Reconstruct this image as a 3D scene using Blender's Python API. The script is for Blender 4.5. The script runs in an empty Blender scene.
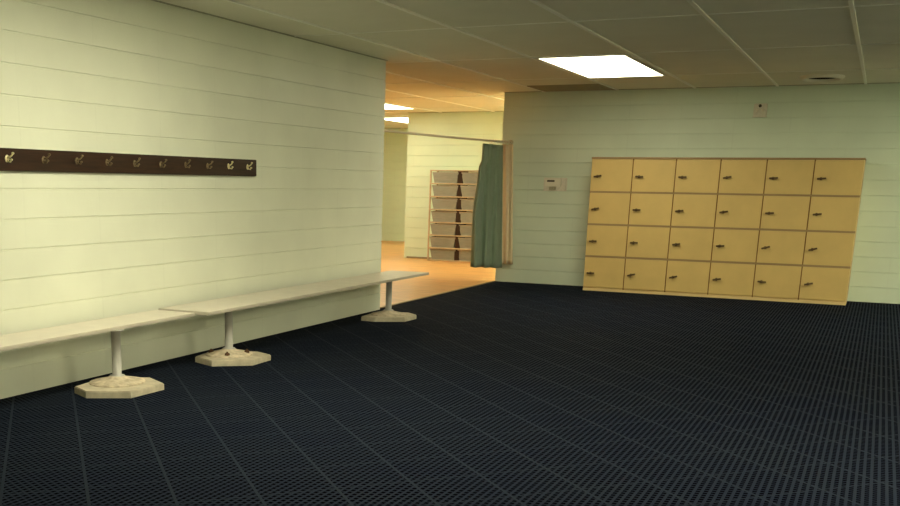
import bpy, bmesh, math, random
from mathutils import Vector, Matrix
random.seed(7)
SC = bpy.context.scene
COL = SC.collection
PI = math.pi

# ---------------------------------------------------------------- materials
def new_mat(name):
    m = bpy.data.materials.new(name); m.use_nodes = True
    nt = m.node_tree
    return m, nt, nt.nodes['Principled BSDF']

def setc(b, col, rough=.6, spec=.3, metal=0.):
    b.inputs['Base Color'].default_value = (*col, 1)
    b.inputs['Roughness'].default_value = rough
    b.inputs['Specular IOR Level'].default_value = spec
    b.inputs['Metallic'].default_value = metal

def mth(nt, op, a, b=None, c=None):
    n = nt.nodes.new('ShaderNodeMath'); n.operation = op
    for i, v in enumerate((a, b, c)):
        if v is None: continue
        if isinstance(v, (int, float)): n.inputs[i].default_value = v
        else: nt.links.new(v, n.inputs[i])
    return n.outputs[0]

def coords(nt):
    g = nt.nodes.new('ShaderNodeNewGeometry')
    s = nt.nodes.new('ShaderNodeSeparateXYZ')
    nt.links.new(g.outputs['Position'], s.inputs[0])
    return g.outputs['Position'], s.outputs

def noise(nt, vec, scale, detail=3, rough=.5, sc3=None):
    if sc3:
        mp = nt.nodes.new('ShaderNodeMapping'); mp.inputs['Scale'].default_value = sc3
        nt.links.new(vec, mp.inputs[0]); vec = mp.outputs[0]
    n = nt.nodes.new('ShaderNodeTexNoise')
    n.inputs['Scale'].default_value = scale; n.inputs['Detail'].default_value = detail
    n.inputs['Roughness'].default_value = rough
    nt.links.new(vec, n.inputs['Vector'])
    return n.outputs['Fac']

def mixc(nt, fac, a, b):
    n = nt.nodes.new('ShaderNodeMix'); n.data_type = 'RGBA'
    nt.links.new(fac, n.inputs['Factor'])
    for s, v in ((n.inputs[6], a), (n.inputs[7], b)):
        if isinstance(v, tuple): s.default_value = (*v, 1)
        else: nt.links.new(v, s)
    return n.outputs[2]

def ramp(nt, fac, lo, hi):
    n = nt.nodes.new('ShaderNodeMapRange')
    n.inputs['From Min'].default_value = lo; n.inputs['From Max'].default_value = hi
    nt.links.new(fac, n.inputs['Value'])
    return n.outputs[0]

def bump(nt, b, h, strength=.3, dist=.01):
    n = nt.nodes.new('ShaderNodeBump'); n.inputs['Strength'].default_value = strength
    n.inputs['Distance'].default_value = dist
    nt.links.new(h, n.inputs['Height']); nt.links.new(n.outputs[0], b.inputs['Normal'])

def line_mask(nt, v, per, off, w):
    """1 on lines of half width w (metres), period per, through off"""
    t = mth(nt, 'DIVIDE', mth(nt, 'SUBTRACT', v, off), per)
    f = mth(nt, 'ABSOLUTE', mth(nt, 'SUBTRACT', t, mth(nt, 'ROUND', t)))
    return mth(nt, 'LESS_THAN', f, w / per)

def simple(name, col, rough=.6, spec=.3, metal=0., var=.0, nscale=12, bmp=0, sc3=None):
    m, nt, b = new_mat(name); setc(b, col, rough, spec, metal)
    if var or bmp:
        P, _ = coords(nt); f = noise(nt, P, nscale, 4, .55, sc3)
        if var:
            lo = tuple(c * (1 - var) for c in col); hi = tuple(min(1, c * (1 + var)) for c in col)
            nt.links.new(mixc(nt, ramp(nt, f, .3, .7), lo, hi), b.inputs['Base Color'])
        if bmp: bump(nt, b, f, bmp, .004)
    return m

def block_paint(name, col, axis, per, off):
    m, nt, b = new_mat(name); setc(b, col, .42, .35)
    P, s = coords(nt)
    big = noise(nt, P, 1.3, 3); fine = noise(nt, P, 60, 4, .7); mid = noise(nt, P, 9, 3)
    lo = tuple(c * .93 for c in col); hi = tuple(min(1, c * 1.03) for c in col)
    nt.links.new(mixc(nt, ramp(nt, big, .3, .7), lo, hi), b.inputs['Base Color'])
    j = line_mask(nt, s[axis], per, off, .007)
    # vertical joints are filled with paint unevenly: some blocks show them, most barely do
    row = mth(nt, 'FLOOR', mth(nt, 'DIVIDE', s[2], .1952))
    colm = mth(nt, 'ROUND', mth(nt, 'DIVIDE', mth(nt, 'SUBTRACT', s[axis], off), per))
    cb = nt.nodes.new('ShaderNodeCombineXYZ'); nt.links.new(row, cb.inputs[0]); nt.links.new(colm, cb.inputs[1])
    wn = nt.nodes.new('ShaderNodeTexWhiteNoise'); nt.links.new(cb.outputs[0], wn.inputs['Vector'])
    st = mth(nt, 'MULTIPLY', j, ramp(nt, mth(nt, 'POWER', wn.outputs['Value'], 2.), -.1, 1.))
    base = mixc(nt, ramp(nt, big, .3, .7), lo, hi)
    nt.links.new(mixc(nt, mth(nt, 'MULTIPLY', st, .09), base, tuple(c * .55 for c in col)), b.inputs['Base Color'])
    h = mth(nt, 'ADD', mth(nt, 'MULTIPLY', fine, .12), mth(nt, 'MULTIPLY', mid, .35))
    h = mth(nt, 'SUBTRACT', h, mth(nt, 'MULTIPLY', st, .8))
    bump(nt, b, h, .35, .012)
    return m

MINT = (.80, .82, .69)
M = {}
M['paint_y'] = block_paint('painted_block_side', MINT, 1, .775, 5.50)
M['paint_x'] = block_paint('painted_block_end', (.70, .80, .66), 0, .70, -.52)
M['paint_gx'] = block_paint('green_block_end', (.74, .87, .70), 0, .70, -.52)
M['paint_gy'] = block_paint('green_block_side', (.74, .87, .70), 1, .775, 5.50)
M['plain'] = simple('plain_paint', MINT, .5, .3, var=.04, nscale=3)

def mat_ceiling():
    m, nt, b = new_mat('ceiling_tile'); setc(b, (.60, .56, .45), .9, .1)
    P, _ = coords(nt); f = noise(nt, P, 70, 4, .7); g = noise(nt, P, 2, 2)
    nt.links.new(mixc(nt, ramp(nt, g, .3, .7), (.84, .83, .71), (.88, .87, .75)), b.inputs['Base Color'])
    bump(nt, b, f, .3, .004); return m
M['ceil'] = mat_ceiling()
M['tbar'] = simple('grid_metal', (.98, .98, .90), .4, .5)

def mat_floor():
    m, nt, b = new_mat('drainage_mat')
    P, s = coords(nt); X, Y = s[0], s[1]
    K = .585
    u = mth(nt, 'ADD', mth(nt, 'MULTIPLY', X, 1.115), Y); v = mth(nt, 'SUBTRACT', Y, mth(nt, 'MULTIPLY', X, 1.115))
    su = line_mask(nt, u, K, 0.34 * K, .011); sv = line_mask(nt, v, K, .70 * K, .008)
    seam = mth(nt, 'MAXIMUM', su, mth(nt, 'MULTIPLY', sv, .9))
    px, py = .0351, .039
    tx = mth(nt, 'DIVIDE', X, px); ix = mth(nt, 'ROUND', tx)
    fx = mth(nt, 'ABSOLUTE', mth(nt, 'SUBTRACT', tx, ix))
    ty = mth(nt, 'ADD', mth(nt, 'DIVIDE', Y, py), mth(nt, 'MULTIPLY', ix, .5))
    fy = mth(nt, 'ABSOLUTE', mth(nt, 'SUBTRACT', ty, mth(nt, 'ROUND', ty)))
    hole = mth(nt, 'MULTIPLY', mth(nt, 'LESS_THAN', fx, .29), mth(nt, 'LESS_THAN', fy, .37))
    hole = mth(nt, 'MULTIPLY', hole, mth(nt, 'SUBTRACT', 1, seam))
    n = noise(nt, P, 1.1, 4)
    body = mixc(nt, ramp(nt, n, .3, .7), (.0085, .013, .028), (.013, .018, .030))
    c1 = mixc(nt, seam, body, (.0135, .019, .031))
    c2 = mixc(nt, hole, c1, (.0025, .003, .006))
    nt.links.new(c2, b.inputs['Base Color'])
    b.inputs['Roughness'].default_value = .8; nt.links.new(mth(nt, 'MULTIPLY', mth(nt, 'SUBTRACT', 1, hole), .05), b.inputs['Specular IOR Level'])
    bump(nt, b, mth(nt, 'SUBTRACT', mth(nt, 'MULTIPLY', seam, .3), hole), .5, .006)
    return m
M['mat'] = mat_floor()

def mat_tile():
    m, nt, b = new_mat('orange_tile')
    P, s = coords(nt)
    g1 = line_mask(nt, s[1], .40, .1, .010); g2 = line_mask(nt, s[0], .36, .05, .008)
    g = mth(nt, 'MAXIMUM', g1, g2)
    st = noise(nt, P, 2.0, 4, .6, (.8, 5, 1)); bg = noise(nt, P, .8, 2)
    base = mixc(nt, ramp(nt, st, .3, .7), (.46, .20, .055), (.80, .45, .17))
    base = mixc(nt, ramp(nt, bg, .35, .65), base, (.70, .36, .12))
    gm = nt.nodes.new('ShaderNodeMath'); gm.operation = 'MULTIPLY'; nt.links.new(g, gm.inputs[0]); gm.inputs[1].default_value = .45
    nt.links.new(mixc(nt, gm.outputs[0], base, (.42, .27, .13)), b.inputs['Base Color'])
    b.inputs['Roughness'].default_value = .38; b.inputs['Specular IOR Level'].default_value = .35
    bump(nt, b, mth(nt, 'SUBTRACT', st, g), .15, .003)
    return m
M['tile'] = mat_tile()
M['bench'] = simple('bench_laminate', (.68, .63, .55), .45, .35, var=.05, nscale=6)
M['bench_edge'] = simple('bench_edge_band', (.52, .47, .40), .5, .3)
M['post'] = simple('painted_steel_post', (.40, .39, .36), .4, .5, var=.06, nscale=10)
M['concrete'] = simple('painted_concrete', (.52, .46, .35), .8, .2, var=.18, nscale=14, bmp=.4)
M['mortar'] = simple('stained_mortar', (.55, .47, .35), .85, .15, var=.3, nscale=22, bmp=.5)
M['bolt'] = simple('rusty_bolt', (.10, .05, .025), .7, .3, .3)
M['walnut'] = simple('dark_stained_wood', (.032, .013, .006), .42, .25, var=.35, nscale=8, sc3=(1, .6, 8))
M['brass'] = simple('worn_brass', (.24, .18, .11), .4, .4, .5, var=.3, nscale=60)
M['brass_glint'] = simple('brass_highlight', (.85, .76, .50), .3, .5, .6, var=.2, nscale=60)  # bright highlights on some hooks are put into this base colour
M['locker'] = simple('locker_laminate', (.66, .47, .18), .42, .35, var=.045, nscale=3.5)
M['locker_side'] = simple('locker_edge', (.74, .56, .27), .5, .3, var=.04, nscale=4)
M['locker_rail'] = simple('locker_rail', (.36, .24, .12), .6, .2)
M['locker_gap'] = simple('locker_inside', (.22, .11, .03), .8, .1)
M['lock'] = simple('bronze_lock', (.13, .08, .035), .4, .5, .5)
M['shelf'] = simple('shelf_pine', (.50, .38, .24), .6, .3, var=.1, nscale=12)
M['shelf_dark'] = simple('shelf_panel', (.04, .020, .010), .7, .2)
M['bin'] = simple('taupe_plastic', (.27, .26, .22), .5, .35, var=.10, nscale=8, sc3=(1, 1, 5))
M['bin_lip'] = simple('taupe_plastic_lip', (.34, .31, .25), .45, .35)
M['rod'] = simple('rod_metal', (.66, .60, .46), .45, .5, .1)
M['ring'] = simple('ring_plastic', (.70, .68, .56), .4, .5)
def mat_cloth(name, a, c):
    m, nt, b = new_mat(name); setc(b, a, .9, .1)
    P, _ = coords(nt); f = noise(nt, P, 30, 3, .6, (1, 1, .25))
    nt.links.new(mixc(nt, ramp(nt, f, .3, .7), a, c), b.inputs['Base Color'])
    b.inputs['Sheen Weight'].default_value = .15
    bump(nt, b, f, .2, .004); return m
M['green'] = mat_cloth('green_cloth', (.19, .25, .18), (.23, .30, .22))
M['tan'] = mat_cloth('tan_cloth', (.74, .62, .42), (.82, .70, .48))
M['plastic'] = simple('aged_white_plastic', (.74, .71, .60), .5, .3, var=.08, nscale=30)
M['plastic_dark'] = simple('dark_plastic', (.07, .06, .03), .5, .3)
M['plastic_pale'] = simple('pale_lens', (.85, .80, .66), .3, .5)
M['white_metal'] = simple('white_enamel', (.80, .78, .68), .4, .4)
M['vent'] = simple('vent_grille', (.44, .40, .27), .7, .2)
M['black'] = simple('dark_recess', (.02, .014, .006), .9, .1)

def emit(name, col, s):
    m, nt, b = new_mat(name); setc(b, (.8, .8, .75), .6)
    b.inputs['Emission Color'].default_value = (*col, 1); b.inputs['Emission Strength'].default_value = s
    return m
LIGHTC = (1., .94, .65)

# ---------------------------------------------------------------- mesh helpers
def box(bm, x0, x1, y0, y1, z0, z1, mi=0, bev=0):
    vs = [bm.verts.new(p) for p in ((x0,y0,z0),(x1,y0,z0),(x1,y1,z0),(x0,y1,z0),(x0,y0,z1),(x1,y0,z1),(x1,y1,z1),(x0,y1,z1))]
    fs = []
    for q in ((0,3,2,1),(4,5,6,7),(0,1,5,4),(1,2,6,5),(2,3,7,6),(3,0,4,7)):
        f = bm.faces.new([vs[i] for i in q]); f.material_index = mi; fs.append(f)
    if bev:
        es = list({e for f in fs for e in f.edges})
        r = bmesh.ops.bevel(bm, geom=es, offset=bev, segments=2, affect='EDGES')
        for f in r['faces']: f.material_index = mi

def prism(bm, pts, z0, z1, mi=0, bev=0):
    a = [bm.verts.new((x, y, z0)) for x, y in pts]; b = [bm.verts.new((x, y, z1)) for x, y in pts]
    n = len(pts); fs = [bm.faces.new(a[::-1]), bm.faces.new(b)]
    for i in range(n): fs.append(bm.faces.new((a[i], a[(i+1) % n], b[(i+1) % n], b[i])))
    for f in fs: f.material_index = mi
    if bev:
        bmesh.ops.bevel(bm, geom=list(fs[1].edges), offset=bev, segments=2, affect='EDGES')

def lathe(bm, prof, c, axis=(0,0,1), seg=24, mi=0, sx=1, sy=1):
    """prof: (radius, height) pairs along axis from c; closed at ends"""
    q = Vector((0,0,1)).rotation_difference(Vector(axis).normalized()); c = Vector(c)
    rings = []
    for r, h in prof:
        rings.append([bm.verts.new(c + q @ Vector((r*math.cos(2*PI*i/seg)*sx, r*math.sin(2*PI*i/seg)*sy, h))) for i in range(seg)])
    for a, b in zip(rings, rings[1:]):
        for i in range(seg):
            f = bm.faces.new((a[i], a[(i+1) % seg], b[(i+1) % seg], b[i])); f.material_index = mi; f.smooth = True
    f = bm.faces.new(rings[0][::-1]); f.material_index = mi
    f = bm.faces.new(rings[-1]); f.material_index = mi

def tube(bm, pts, r, seg=12, mi=0):
    pts = [Vector(p) for p in pts]; rings = []
    rr = r if isinstance(r, (list, tuple)) else [r] * len(pts)
    for i, p in enumerate(pts):
        d = (pts[min(i+1, len(pts)-1)] - pts[max(i-1, 0)]).normalized()
        up = Vector((0,0,1)) if abs(d.z) < .95 else Vector((0,1,0))
        a = d.cross(up).normalized(); b = d.cross(a).normalized()
        rings.append([bm.verts.new(p + (a*math.cos(2*PI*k/seg) + b*math.sin(2*PI*k/seg)) * rr[i]) for k in range(seg)])
    for a, b in zip(rings, rings[1:]):
        for k in range(seg):
            f = bm.faces.new((a[k], a[(k+1) % seg], b[(k+1) % seg], b[k])); f.smooth = True; f.material_index = mi
    bm.faces.new(rings[0][::-1]).material_index = mi; bm.faces.new(rings[-1]).material_index = mi

def ball(bm, c, r, mi=0, s=(1,1,1)):
    res = bmesh.ops.create_uvsphere(bm, u_segments=12, v_segments=8, radius=r)
    for v in res['verts']: v.co = Vector((v.co.x*s[0], v.co.y*s[1], v.co.z*s[2])) + Vector(c)
    for f in {f for v in res['verts'] for f in v.link_faces}: f.smooth = True; f.material_index = mi

def obj(name, bm, mats, parent=None, origin=None):
    bmesh.ops.recalc_face_normals(bm, faces=bm.faces[:])
    me = bpy.data.meshes.new(name)
    if origin is not None:
        bmesh.ops.translate(bm, verts=bm.verts[:], vec=-Vector(origin))
    bm.to_mesh(me); bm.free()
    o = bpy.data.objects.new(name, me); COL.objects.link(o)
    for m in (mats if isinstance(mats, (list, tuple)) else [mats]): me.materials.append(m)
    if origin is not None: o.location = origin
    if parent: o.parent = parent
    return o

def BM(): return bmesh.new()
def tag(o, label=None, cat=None, group=None, kind=None):
    if label: o['label'] = label
    if cat: o['category'] = cat
    if group: o['group'] = group
    if kind: o['kind'] = kind
    return o
def thing(name, loc, label, cat, group=None):
    o = bpy.data.objects.new(name, None); COL.objects.link(o); o.location = loc; o.empty_display_size = .1
    return tag(o, label, cat, group)
def struct(name, bm, m, label=None):
    return tag(obj(name, bm, m), label, None, None, 'structure')
def copy_tree(o, parent=None):
    c = o.copy(); COL.objects.link(c)
    if parent: c.parent = parent
    for ch in list(o.children): copy_tree(ch, c)
    return c

# ---------------------------------------------------------------- room (metres; camera stands at x=0, y=0)
A, B_, HC, CS = -5.0996, 15.6761, 2.75, .1952
E_, C_ = 11.2955, -5.1553

def block_profile(z0, z1, depth=.009, half=.005):
    """(inset, z) of a painted block face with a raked joint at every course"""
    pts = [(0, z0)]; n = 1
    while n * CS < z1 - .02:
        z = n * CS
        if z > z0 + .01: pts += [(0, z - half), (depth, z - half*.4), (depth, z + half*.4), (0, z + half)]
        n += 1
    return pts + [(0, z1)]

def block_wall(name, axis, face, sign, l0, l1, thick, m, z1=HC, two=False, label=None):
    """wall running along axis ('x' or 'y'); its seen face lies at `face`, the body goes to -sign"""
    bm = BM(); pr = block_profile(0, z1)
    front = [(face - sign*i, z) for i, z in pr]
    if two: back = [(face - sign*(thick - i), z) for i, z in reversed(pr)]
    else: back = [(face - sign*thick, z1), (face - sign*thick, 0)]
    poly = front + back
    def P(l, n, z): return (n, l, z) if axis == 'y' else (l, n, z)
    a = [bm.verts.new(P(l0, n, z)) for n, z in poly]; b = [bm.verts.new(P(l1, n, z)) for n, z in poly]
    k = len(poly)
    bm.faces.new(a[::-1]); bm.faces.new(b)
    for i in range(k): bm.faces.new((a[i], a[(i+1) % k], b[(i+1) % k], b[i]))
    return struct(name, bm, m, label)

XR, YB = 4.6, -2.2           # the right and rear walls of the locker room
XL, YC = -14.5, 25.1         # outer walls of the room beyond
block_wall('wall_left', 'y', A, 1, YB, E_, .20, M['paint_y'], two=True)
block_wall('wall_far', 'x', B_, -1, C_, XR, .20, M['paint_x'])
block_wall('wall_right', 'y', XR, -1, YB, B_ + .2, .20, M['paint_y'])
block_wall('wall_rear', 'x', YB, 1, XL, XR, .20, M['paint_x'])
YW = 19.62
block_wall('wall_back', 'x', YW, -1, -8.36, -2.8, .20, M['paint_gx'])
block_wall('wall_back_side', 'y', -8.36, -1, YW + .2, YC, .20, M['paint_gy'])
block_wall('wall_corridor_end', 'x', YC, -1, XL, -8.16, .20, M['paint_gx'])
block_wall('wall_corridor_outer', 'y', XL, 1, YB, YC, .20, M['paint_gy'])
block_wall('wall_corridor_inner', 'y', -3.0, -1, B_ + .2, YW, .20, M['paint_y'])

bm = BM(); XF = -5.15
prism(bm, [(A, YB), (XR, YB), (XR, B_), (C_, B_), (XF, B_), (XF, E_), (A, E_)], -.06, 0)
struct('floor', bm, M['mat'])
bm = BM()
prism(bm, [(XL, YB), (A - .2, YB), (A - .2, E_), (XF, E_), (XF, B_), (C_, B_), (C_, B_ + .2), (-3.0, B_ + .2), (-3.0, YW), (-8.36, YW), (-8.36, YC), (XL, YC)], -.06, 0)
struct('floor_tiled', bm, M['tile'])
bm = BM(); box(bm, XF - .025, XF + .01, E_ + .01, B_ - .01, 0, .008, bev=.003)
struct('trim_1', bm, simple('threshold', (.34, .24, .12), .5, .4))

bm = BM(); box(bm, XL - .2, XR + .2, YB - .2, YC + .2, HC, HC + .1)
struct('ceiling', bm, M['ceil'])
# suspended grid
GX = [-.385 + 1.0417 * k for k in range(-13, 5)]; GY = [9.17 + 2.345 * k for k in range(-4, 7)]
def inside(x0, x1, y0, y1, walls):
    return all(not (x0 < b and x1 > a and y0 < d and y1 > c) for a, b, c, d in walls)
bm = BM(); w = .014; t = .012
WR = [(A-.2, A, YB, E_), (C_, XR, B_, B_+.2), (-3.0, XR, B_, YW+.2), (-8.36, XR, YW, YC)]
def bar_y(x, w=.016):
    ys = [(YB, YC)]
    for a, b, c, d in WR:
        if a < x < b:
            ys = [s for (p, q) in ys for s in ((p, min(q, c)), (max(p, d), q)) if s[1] - s[0] > .05]
    for p, q in ys: box(bm, x-w, x+w, p+.002, q-.002, HC - t, HC - .0005)
def bar_x(y, w=.009):
    xs = [(XL, XR)]
    for a, b, c, d in WR:
        if c < y < d:
            xs = [s for (p, q) in xs for s in ((p, min(q, a)), (max(p, b), q)) if s[1] - s[0] > .05]
    for p, q in xs: box(bm, p+.002, q-.002, y-w, y+w, HC - t + .006, HC - .0005)
for x in GX: bar_y(x)
for y in GY: bar_x(y)
struct('trim_2', bm, M['tbar'])
# wall angle where ceiling meets walls
bm = BM()
for a, b, c, d in [(A, A+.022, YB, E_), (C_, XR, B_-.022, B_), (-8.36, C_, YW-.03, YW), (XL, -8.36, YC-.03, YC)]:
    box(bm, a, b, c, d, HC-.007, HC-.0005)
struct('trim_3', bm, simple('wall_angle', (.42, .42, .32), .6, .3))
bm = BM(); box(bm, -8.30, -7.72, YW-.02, YW, 0, .03, bev=.004)
struct('baseboard_back', bm, simple('base_strip', (.30, .24, .15), .6, .3))

# ---------------------------------------------------------------- ceiling lights
def ceiling_light(gx, gy, mat, label):
    x0, x1, y0, y1 = gx + .03, gx + 1.0417 - .06, gy + .03, gy + 2.345 - .03
    c = ((x0+x1)/2, (y0+y1)/2, HC - .001)
    t_ = thing('ceiling_light', c, label, 'ceiling light', 'ceiling light panels')
    fw = .028; bm = BM(); X, Y = (x1-x0)/2, (y1-y0)/2
    for q in ((-X, X, -Y, -Y+fw), (-X, X, Y-fw, Y), (-X, -X+fw, -Y+fw, Y-fw), (X-fw, X, -Y+fw, Y-fw)):
        box(bm, *q, -.012, 0)
    obj('frame', bm, M['white_metal'], t_)
    bm = BM(); box(bm, -X+fw, X-fw, -Y+fw, Y-fw, -.008, -.001)
    obj('diffuser', bm, mat, t_)
    return t_
PAN = emit('lit_diffuser', LIGHTC, 10.5); PAN_ADDED = emit('added_diffuser_side', LIGHTC, 22.0)  # the side diffuser serves only the added bounce panels
PANL = emit('lit_diffuser_low', LIGHTC, 5.0)
PAN2 = emit('lit_diffuser_bright', LIGHTC, 17.0)
WARM = emit('lit_diffuser_warm', (1., .97, .66), 11.5)
gx = lambda k: -.385 + 1.0417 * k
gy = lambda k: 9.17 + 2.345 * k
ceiling_light(gx(-3), gy(1), PAN, 'bright rectangular ceiling panel above the front of the locker bank')
ceiling_light(gx(-3), gy(-2), PAN2, 'rectangular ceiling panel over the hook rail end of the locker room')
ceiling_light(gx(1), gy(1), PANL, 'rectangular ceiling panel over the right end of the lockers')
ceiling_light(gx(1), gy(-2), PAN2, 'rectangular ceiling panel over the open mat floor on the right')
ceiling_light(gx(-8), gy(3), WARM, 'nearer of the two ceiling panels lit in the tiled room beyond')
ceiling_light(gx(-9), gy(5), WARM, 'farther of the two ceiling panels lit in the tiled room beyond')
ceiling_light(gx(3), gy(-4), PAN_ADDED, 'added unseen ceiling panel at the rear right of the locker room')  # unseen panel added to raise bounce onto the ceiling
ceiling_light(gx(3), gy(-2), PAN_ADDED, 'added unseen ceiling panel by the middle of the right hand wall')  # added out of frame to light the right wall for bounce
ceiling_light(gx(3), gy(1), PAN_ADDED, 'added unseen ceiling panel by the far end of the right hand wall')  # likewise added, brightens the ceiling by way of the right wall
ceiling_light(gx(-4), gy(3), emit('lit_diffuser_passage', (1., .97, .66), 17.0), 'ceiling panel in the tiled passage, hidden behind the far block wall')
ceiling_light(gx(-9), gy(1), emit('lit_diffuser_dim', (1., .97, .66), 4.0), 'ceiling panel in the tiled room, hidden behind the long block wall')

# return air grille
t_ = thing('ceiling_vent', (-4.05, 15.17, HC - .001), 'dark rectangular return air grille in the ceiling by the far wall', 'vent')
bm = BM(); X, Y = .50, .43
for q in ((-X, X, -Y, -Y+.03), (-X, X, Y-.03, Y), (-X, -X+.03, -Y+.03, Y-.03), (X-.03, X, -Y+.03, Y-.03)): box(bm, *q, -.010, 0)
obj('frame', bm, M['vent'], t_)
bm = BM(); box(bm, -X+.03, X-.03, -Y+.03, Y-.03, -.003, 0); obj('backing', bm, simple('vent_duct', (.22, .19, .12), .8, .1), t_)
bm = BM()
for k in range(18):
    y = -Y + .05 + k * (2*Y-.1)/17
    box(bm, -X+.03, X-.03, y-.010, y+.010, -.009, -.003)
obj('grille', bm, M['vent'], t_)

# round diffuser
t_ = thing('round_ceiling_fixture', (-.84, 14.62, HC - .001), 'round white rimmed ceiling fixture with a dark open middle', 'ceiling fixture')
bm = BM(); seg = 40; RX, RY = .25, .38
prof = [(1, 0), (1.0, -.004), (.90, -.034), (.84, -.038), (.78, -.030), (.76, 0)]
rings = [[bm.verts.new((RX*r*math.cos(2*PI*i/seg), RY*r*math.sin(2*PI*i/seg), h)) for i in range(seg)] for r, h in prof]
for a, b in zip(rings, rings[1:]):
    for i in range(seg): bm.faces.new((a[i], a[(i+1) % seg], b[(i+1) % seg], b[i])).smooth = True
for i in range(seg): bm.faces.new((rings[-1][i], rings[-1][(i+1) % seg], rings[0][(i+1) % seg], rings[0][i]))
obj('rim', bm, simple('round_rim', (.95, .92, .80), .5, .3), t_)
bm = BM(); prism(bm, [(RX*.76*math.cos(2*PI*i/seg), RY*.76*math.sin(2*PI*i/seg)) for i in range(seg)], -.004, -.0005)
obj('opening', bm, M['black'], t_)

# ---------------------------------------------------------------- benches
def pedestal(parent, px, py, pts, ztop, bolts=0):
    """concrete foot of the outline pts, mortar mound, steel post"""
    bm = BM(); prism(bm, pts, 0, .047, bev=.006); base = obj('base', bm, M['concrete'], parent)
    cx = px; cy = py
    bm = BM(); lathe(bm, [(.20, .045), (.195, .056), (.15, .066), (.075, .082), (.045, .10)], (cx, cy, 0), seg=28, sx=.95, sy=1.05)
    mo = obj('mortar_mound', bm, M['mortar'], base)
    if bolts:
        for k in range(4):
            bm = BM(); a = bolts + k*PI/2; x, y = cx + .145*math.cos(a), cy + .155*math.sin(a)
            lathe(bm, [(.024, .060), (.024, .072), (.020, .080), (.009, .082), (.009, .092)], (x, y, 0), seg=6)
            obj('bolt', bm, M['bolt'], base)
    bm = BM(); lathe(bm, [(.052, .075), (.052, .10), (.033, .104), (.033, ztop-.012), (.055, ztop-.010), (.055, ztop)], (cx, cy, 0), seg=24)
    obj('post', bm, M['post'], parent)

def bench(label, x0, x1, y0, y1, ztop, th, peds):
    t_ = thing('bench', (0, 0, 0), label, 'bench', 'pedestal benches')
    bm = BM(); box(bm, x0, x1, y0, y1, ztop-th, ztop, bev=.004)
    for f in bm.faces:
        f.normal_update()
        if f.normal.z < .5: f.material_index = 1
    obj('seat', bm, [M['bench'], M['bench_edge']], t_)
    for p in peds: pedestal(t_, *p)
    return t_
hexa = [(-4.841,7.095),(-4.609,6.985),(-4.355,7.195),(-4.365,7.50),(-4.542,7.585),(-4.891,7.42)]
hexb = [(-4.82,5.59),(-4.635,5.49),(-4.38,5.645),(-4.365,6.005),(-4.585,6.14),(-4.87,5.975)]
hexc = [(-4.84,10.24),(-4.675,10.235),(-4.405,10.41),(-4.395,10.71),(-4.55,10.85),(-4.875,10.69)]
hexd = [(x, y - 4.9) for x, y in hexb]
bench('nearer pale bench, cut by the left edge, under the hook rail', -5.0, -4.63, 0.2, 6.80, .445, .024,
      [(-4.665, 5.865, hexb, .421), (-4.67, .95, hexd, .421)])
bench('longer farther pale bench whose end pokes past the wall towards the tiled floor', -4.99, -4.515, 6.81, 11.34, .455, .026,
      [(-4.665, 7.33, hexa, .429, .5), (-4.66, 10.55, hexc, .429)])

# ---------------------------------------------------------------- coat rail
RZ0, RZ1 = 1.478, 1.621
t_ = thing('coat_rail', (A, 6.9, 1.55), 'dark stained wooden coat rail with brass hooks on the pale block wall', 'coat rail')
bm = BM(); box(bm, 0, .028, 4.45-6.9, 8.462-6.9, RZ0-1.55, RZ1-1.55, bev=.004); obj('board', bm, M['walnut'], t_)
def hook_mesh():
    bm = BM()
    lathe(bm, [(.030, 0), (.030, .003), (.022, .006)], (.028, 0, 0), axis=(1,0,0), seg=16, sx=1.2, sy=.9)   # rose
    tube(bm, [(.030, 0, .008), (.050, .004, .014), (.068, .008, .030), (.074, .010, .046)], [.009, .008, .007, .006], 10)   # hat prong
    ball(bm, (.075, .010, .050), .012)
    tube(bm, [(.030, 0, -.006), (.046, 0, -.026), (.064, 0, -.030), (.072, 0, -.014)], [.009, .008, .007, .006], 10)    # coat prong
    ball(bm, (.073, 0, -.010), .011)
    ball(bm, (.032, .026, 0), .004); ball(bm, (.032, -.026, 0), .004)
    return bm
h0 = obj('hook', hook_mesh(), M['brass'], t_)
hy = [5.391, 5.733, 6.072, 6.401, 6.728, 7.061, 7.399, 7.715, 8.043, 8.355, 5.055, 4.72]
for i, y in enumerate(hy):
    h = h0
    if i: h = h0.copy(); COL.objects.link(h); h.parent = t_
    h.location = (0, y - 6.95, 1.556 - 1.55 + random.uniform(-.003, .003)); h.rotation_euler = (random.uniform(-.25, .25), 0, 0); h.scale = (.9, .7, .7)
for h in [c for c in t_.children if c.name.startswith('hook')]:
    if any(abs(h.location.y + 6.95 - q) < .01 for q in (5.391, 8.043, 8.355)):
        h.material_slots[0].link = 'OBJECT'; h.material_slots[0].material = M['brass_glint']; h['label'] = 'bright worn hook'

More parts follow.
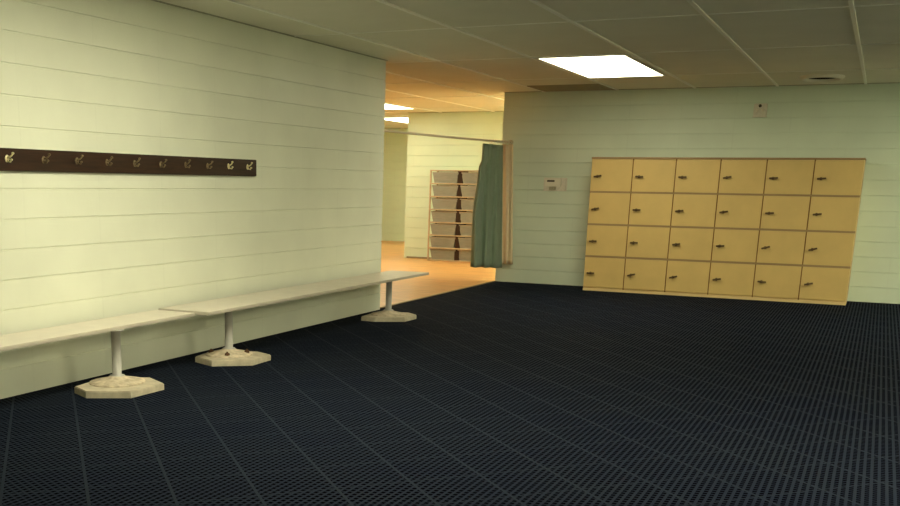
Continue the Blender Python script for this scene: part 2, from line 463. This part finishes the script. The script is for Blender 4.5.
# ---------------------------------------------------------------- lockers
LX, LW, Z0, Z1 = -3.6514, .5643, .038, 1.8205
YL = B_ - .6227
t_ = thing('locker_bank', (LX + 3*LW, YL + .3, 0), 'bank of tan yellow lockers, six across and four high, against the far wall', 'lockers')
OX, OY = LX + 3*LW, YL + .3
dh = (Z1 - .024 - Z0) / 4
bm = BM(); x0, x1 = LX - OX, LX + 6*LW - OX; yf, yb = YL - OY, B_ - .004 - OY
box(bm, x0, x1, yf+.018, yb, 0, Z1-.024, 0)
obj('carcass', bm, [M['locker_side']], t_)
bm = BM(); box(bm, x0-.003, x1+.003, yf-.002, yb, Z1-.024, Z1, bev=.003); obj('top_panel', bm, M['locker_rail'], t_)
bm = BM(); box(bm, x0, x1, yf+.002, yf+.018, 0, Z0-.003, bev=.002); obj('plinth', bm, M['locker_side'], t_)
bm = BM()
for r in range(1, 4): box(bm, x0+.002, x1-.002, yf+.003, yf+.018, Z0+dh*r-.013, Z0+dh*r+.013)
obj('shelf_edges', bm, M['locker_rail'], t_)
bm = BM()
for c in range(1, 6): box(bm, x0+LW*c-.0075, x0+LW*c+.0075, yf+.006, yf+.0175, Z0, Z1-.017)
obj('divider_edges', bm, M['locker_gap'], t_)
bm = BM(); g = .0065; box(bm, g, LW-g, 0, .017, .014, dh-.014, bev=.002); door0 = obj('door', bm, M['locker'], t_)
bm = BM()
lathe(bm, [(.019, 0), (.019, .006), (.016, .010), (.012, .011), (.012, .024), (.009, .026)], (0, 0, 0), axis=(0,-1,0), seg=20)
box(bm, -.044, .062, -.038, -.024, -.011, .012, bev=.003)
box(bm, -.004, .004, -.046, -.034, -.006, .008)
lock0 = obj('lock', bm, M['lock'], door0); lock0.location = (.092, 0, dh*.475)
for r in range(4):
    for c in range(6):
        d = door0
        if r or c:
            d = door0.copy(); COL.objects.link(d); d.parent = t_
            l = lock0.copy(); COL.objects.link(l); l.parent = d
            l.rotation_euler = (0, random.uniform(-.3, .12), 0)
        d.location = (x0 + LW*c, yf, Z0 + dh*r)

# ---------------------------------------------------------------- wall devices
t_ = thing('alarm_box', (-1.605, B_, 2.45), 'small beige alarm box high on the far wall above the lockers', 'alarm box')
bm = BM(); box(bm, -.083, .083, -.055, 0, -.085, .075, bev=.008); obj('housing', bm, M['plastic'], t_)
bm = BM(); box(bm, -.088, .088, -.062, 0, -.100, -.086, bev=.003); obj('base_lip', bm, M['plastic'], t_)
bm = BM(); lathe(bm, [(.020, 0), (.020, .006), (.012, .008)], (-.005, -.055, .045), axis=(0,-1,0), seg=16); obj('sensor', bm, M['plastic_dark'], t_)
for x in (-.036, .032):
    bm = BM(); lathe(bm, [(.021, 0), (.019, .010), (.010, .016)], (x, -.055, -.008), axis=(0,-1,0), seg=16); obj('lamp', bm, M['plastic_pale'], t_)

t_ = thing('thermostat', (-4.31, B_, 1.45), 'wide beige thermostat on the far wall left of the lockers', 'thermostat')
bm = BM(); box(bm, -.175, .170, -.012, 0, -.095, .095, bev=.004); obj('back_plate', bm, M['plastic'], t_)
bm = BM(); box(bm, -.150, .090, -.045, -.012, -.03, .080, bev=.008); obj('cover', bm, simple('cover', (.80, .77, .64), .5), t_)
bm = BM(); box(bm, -.115, -.005, -.049, -.044, .035, .060, bev=.002); obj('dial_window', bm, M['plastic_dark'], t_)
bm = BM(); box(bm, -.085, .010, -.040, -.012, -.080, -.035, bev=.006); box(bm, -.050, -.028, -.055, -.040, -.068, -.045, bev=.002)
obj('lever', bm, simple('lever', (.45, .42, .30), .5), t_)
bm = BM(); box(bm, .105, .160, -.034, -.012, -.085, .085, bev=.005); obj('side_cover', bm, M['plastic'], t_)

# ---------------------------------------------------------------- curtain and rod
R0, R1 = Vector((-5.22, E_ + .0, 2.018)), Vector((-5.02, B_, 2.040))
t_ = thing('curtain_rod', (R0 + R1)/2, 'thin metal curtain rod across the opening to the tiled room', 'curtain rod')
mid = (R0 + R1)/2
bm = BM(); n = 16
tube(bm, [(R0.lerp(R1, i/n) - mid) - Vector((0, 0, .006*math.sin(PI*i/n))) for i in range(n+1)], .0145, 12); obj('pole', bm, M['rod'], t_)
for p, ax in ((R0, (0,1,0)), (R1, (0,-1,0))):
    bm = BM(); lathe(bm, [(.038, 0), (.038, .006), (.022, .010), (.021, .024)], p - mid, axis=ax, seg=20); obj('flange', bm, M['rod'], t_)

def sheet(name, x_of, y_of, folds, ztop, zbot, m, parent, amp, dv=(-.31, .95), thick=.006, nz=22, ph=0):
    bm = BM(); nu = folds * 16; grid = []
    for j in range(nz+1):
        tt = j / nz; row = []
        for i in range(nu+1):
            s = i / nu
            z = ztop + (zbot(s) - ztop) * tt
            a = amp * (.55 + .45*tt) * (.75 + .25*math.sin(5*s + 1.3))
            w_ = a * math.sin(2*PI*folds*s + ph + .5*math.sin(3*tt + 6*s))
            x, y = x_of(s, tt), y_of(s, tt)
            row.append(bm.verts.new((x + dv[0]*w_, y + dv[1]*w_, z)))
        grid.append(row)
    for j in range(nz):
        for i in range(nu): bm.faces.new((grid[j][i], grid[j][i+1], grid[j+1][i+1], grid[j+1][i])).smooth = True
    o = obj(name, bm, m, parent)
    s = o.modifiers.new('thickness', 'SOLIDIFY'); s.thickness = thick; s.offset = 0
    return o
t_ = thing('curtain', (-5.1, 15.1, 0), 'green curtain with a tan edge gathered at the right end of the rod', 'curtain')
ox, oy = -5.1, 15.1
def sm(a, b, t):
    t = max(0, min(1, (t-a)/(b-a))); return t*t*(3-2*t)
def cx_(s, t):
    xl = -5.170 - .045*sm(.12, .2, t) - .055*sm(.2, .6, t); xr = -5.085 + .085*t
    return xl + (xr - xl)*s - ox
def cy_(s, t): return 14.85 + (15.50 - 14.85)*s - oy
sheet('cloth', cx_, cy_, 3, 1.998, lambda s: .262 - .045*s, M['green'], t_, .085, ph=2.2)
def lx_(s, t): return -5.120 + .165*s + .09*t - ox
def ly_(s, t): return 15.585 + .0*s - oy
sheet('tan_edge', lx_, ly_, 2, 2.010, lambda s: .275, M['tan'], t_, .030)
for k in range(7):
    s = k / 6; p = R0.lerp(R1, (14.85 - E_ + .68*s) / (B_ - E_))
    bm = BM(); sg = 20
    for i in range(sg):
        pass
    pts = [(p.x - ox + .026*math.cos(2*PI*i/sg), p.y - oy, p.z - .010 + .026*math.sin(2*PI*i/sg)) for i in range(sg+1)]
    tube(bm, pts, .004, 6); obj('ring', bm, M['ring'], t_)

# ---------------------------------------------------------------- bin rack in the tiled room
SX0, SX1, SYF, SYB = -7.70, -6.53, 19.20, 19.58
ROW = .2389; SH = 7*ROW + .012
t_ = thing('bin_rack', ((SX0+SX1)/2, 19.4, 0), 'pine rack of seven shelves holding storage bins behind the curtain', 'shelf rack')
ox, oy = (SX0+SX1)/2, 19.4
for a, b in ((SX0, SX0+.022), (SX1-.022, SX1)):
    for c, d in ((SYF, SYF+.04), (SYB-.04, SYB)):
        bm = BM(); box(bm, a-ox, b-ox, c-oy, d-oy, 0, SH, bev=.003); obj('post', bm, M['shelf'], t_)
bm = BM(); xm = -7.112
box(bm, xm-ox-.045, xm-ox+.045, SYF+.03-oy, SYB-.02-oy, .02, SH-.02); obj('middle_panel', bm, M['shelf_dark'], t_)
for r in range(8):
    z = r*ROW + .012 if r == 0 else r*ROW
    bm = BM(); box(bm, SX0+.001-ox, SX1-.001-ox, SYF-.004-oy, SYB-.002-oy, z-.010, z+.012, bev=.003); obj('shelf', bm, M['shelf'], t_)
def bin_mesh():
    """open tapering storage bin with a rolled lip; origin at base centre"""
    bm = BM(); h = .200; tw, bw = .262, .222; td, bd = .165, .145; th = .008
    def ring(w_, d, z): return [bm.verts.new((sx*w_, sy*d, z)) for sx, sy in ((-1,-1),(1,-1),(1,1),(-1,1))]
    R = [ring(bw, bd, 0), ring(tw-.004, td-.004, h-.020), ring(tw, td, h-.020), ring(tw, td, h), ring(tw-th, td-th, h), ring(bw-th, bd-th, .008)]
    bm.faces.new(R[0][::-1])
    for k, (a, b) in enumerate(zip(R, R[1:])):
        for i in range(4):
            f = bm.faces.new((a[i], a[(i+1) % 4], b[(i+1) % 4], b[i])); f.material_index = 1 if k in (1, 2, 3) else 0
    bm.faces.new(R[-1])
    for i in range(3):          # pressed ribs on the front
        z = .045 + i*.045
        y = -(bd + (td-bd)*z/h)
        box(bm, -bw*.8, bw*.8, y-.004, y+.003, z, z+.012)
    return bm
bin0 = obj('storage_bin', bin_mesh(), [M['bin'], M['bin_lip']])
rowname = ['bottom', 'second from bottom', 'third from bottom', 'fourth', 'fifth from bottom', 'second from top', 'top']
for r in range(7):
    for c in range(2):
        o = bin0
        if r or c: o = bin0.copy(); COL.objects.link(o)
        x = -7.402 if c == 0 else -6.83
        o.location = (x + random.uniform(-.008, .008), 19.385 + random.uniform(-.01, .01), r*ROW + (.0245 if r == 0 else .0125))
        tag(o, 'taupe storage bin in the %s column, %s row of the rack' % ('left' if c == 0 else 'right', rowname[r]), 'storage bin', 'storage bins on the rack')

# ---------------------------------------------------------------- world, camera, view
w_ = bpy.data.worlds.new('World'); SC.world = w_; w_.use_nodes = True
w_.node_tree.nodes['Background'].inputs[0].default_value = (.02, .02, .018, 1)

f_, ppx, ppy, yaw, pit, rol = 1055.241008, 333.642431, 450.965061, -0.465778, 0.249707, 0.014695
cam = bpy.data.cameras.new('Camera'); co = bpy.data.objects.new('Camera', cam); COL.objects.link(co)
fw = Vector((math.sin(yaw)*math.cos(pit), math.cos(yaw)*math.cos(pit), -math.sin(pit)))
rt = Vector((math.cos(yaw), -math.sin(yaw), 0)); up = rt.cross(fw)
r2 = rt*math.cos(rol) + up*math.sin(rol); u2 = -rt*math.sin(rol) + up*math.cos(rol)
mw = Matrix.Identity(4)
for i in range(3):
    mw[i][0] = r2[i]; mw[i][1] = u2[i]; mw[i][2] = -fw[i]
mw[2][3] = 1.44
co.matrix_world = mw
cam.sensor_fit = 'HORIZONTAL'; cam.sensor_width = 36; cam.lens = f_ * 36 / 900
cam.shift_x = (450 - ppx) / 900; cam.shift_y = (ppy - 253) / 900
cam.clip_start = .05; cam.clip_end = 100
SC.camera = co
SC.view_settings.view_transform = 'Standard'; SC.view_settings.look = 'None'
SC.view_settings.exposure = 0.0; SC.view_settings.gamma = 1; SC.view_settings.use_curve_mapping = False
SC.cycles.max_bounces = 10; SC.cycles.diffuse_bounces = 8
SC.cycles.use_denoising = True
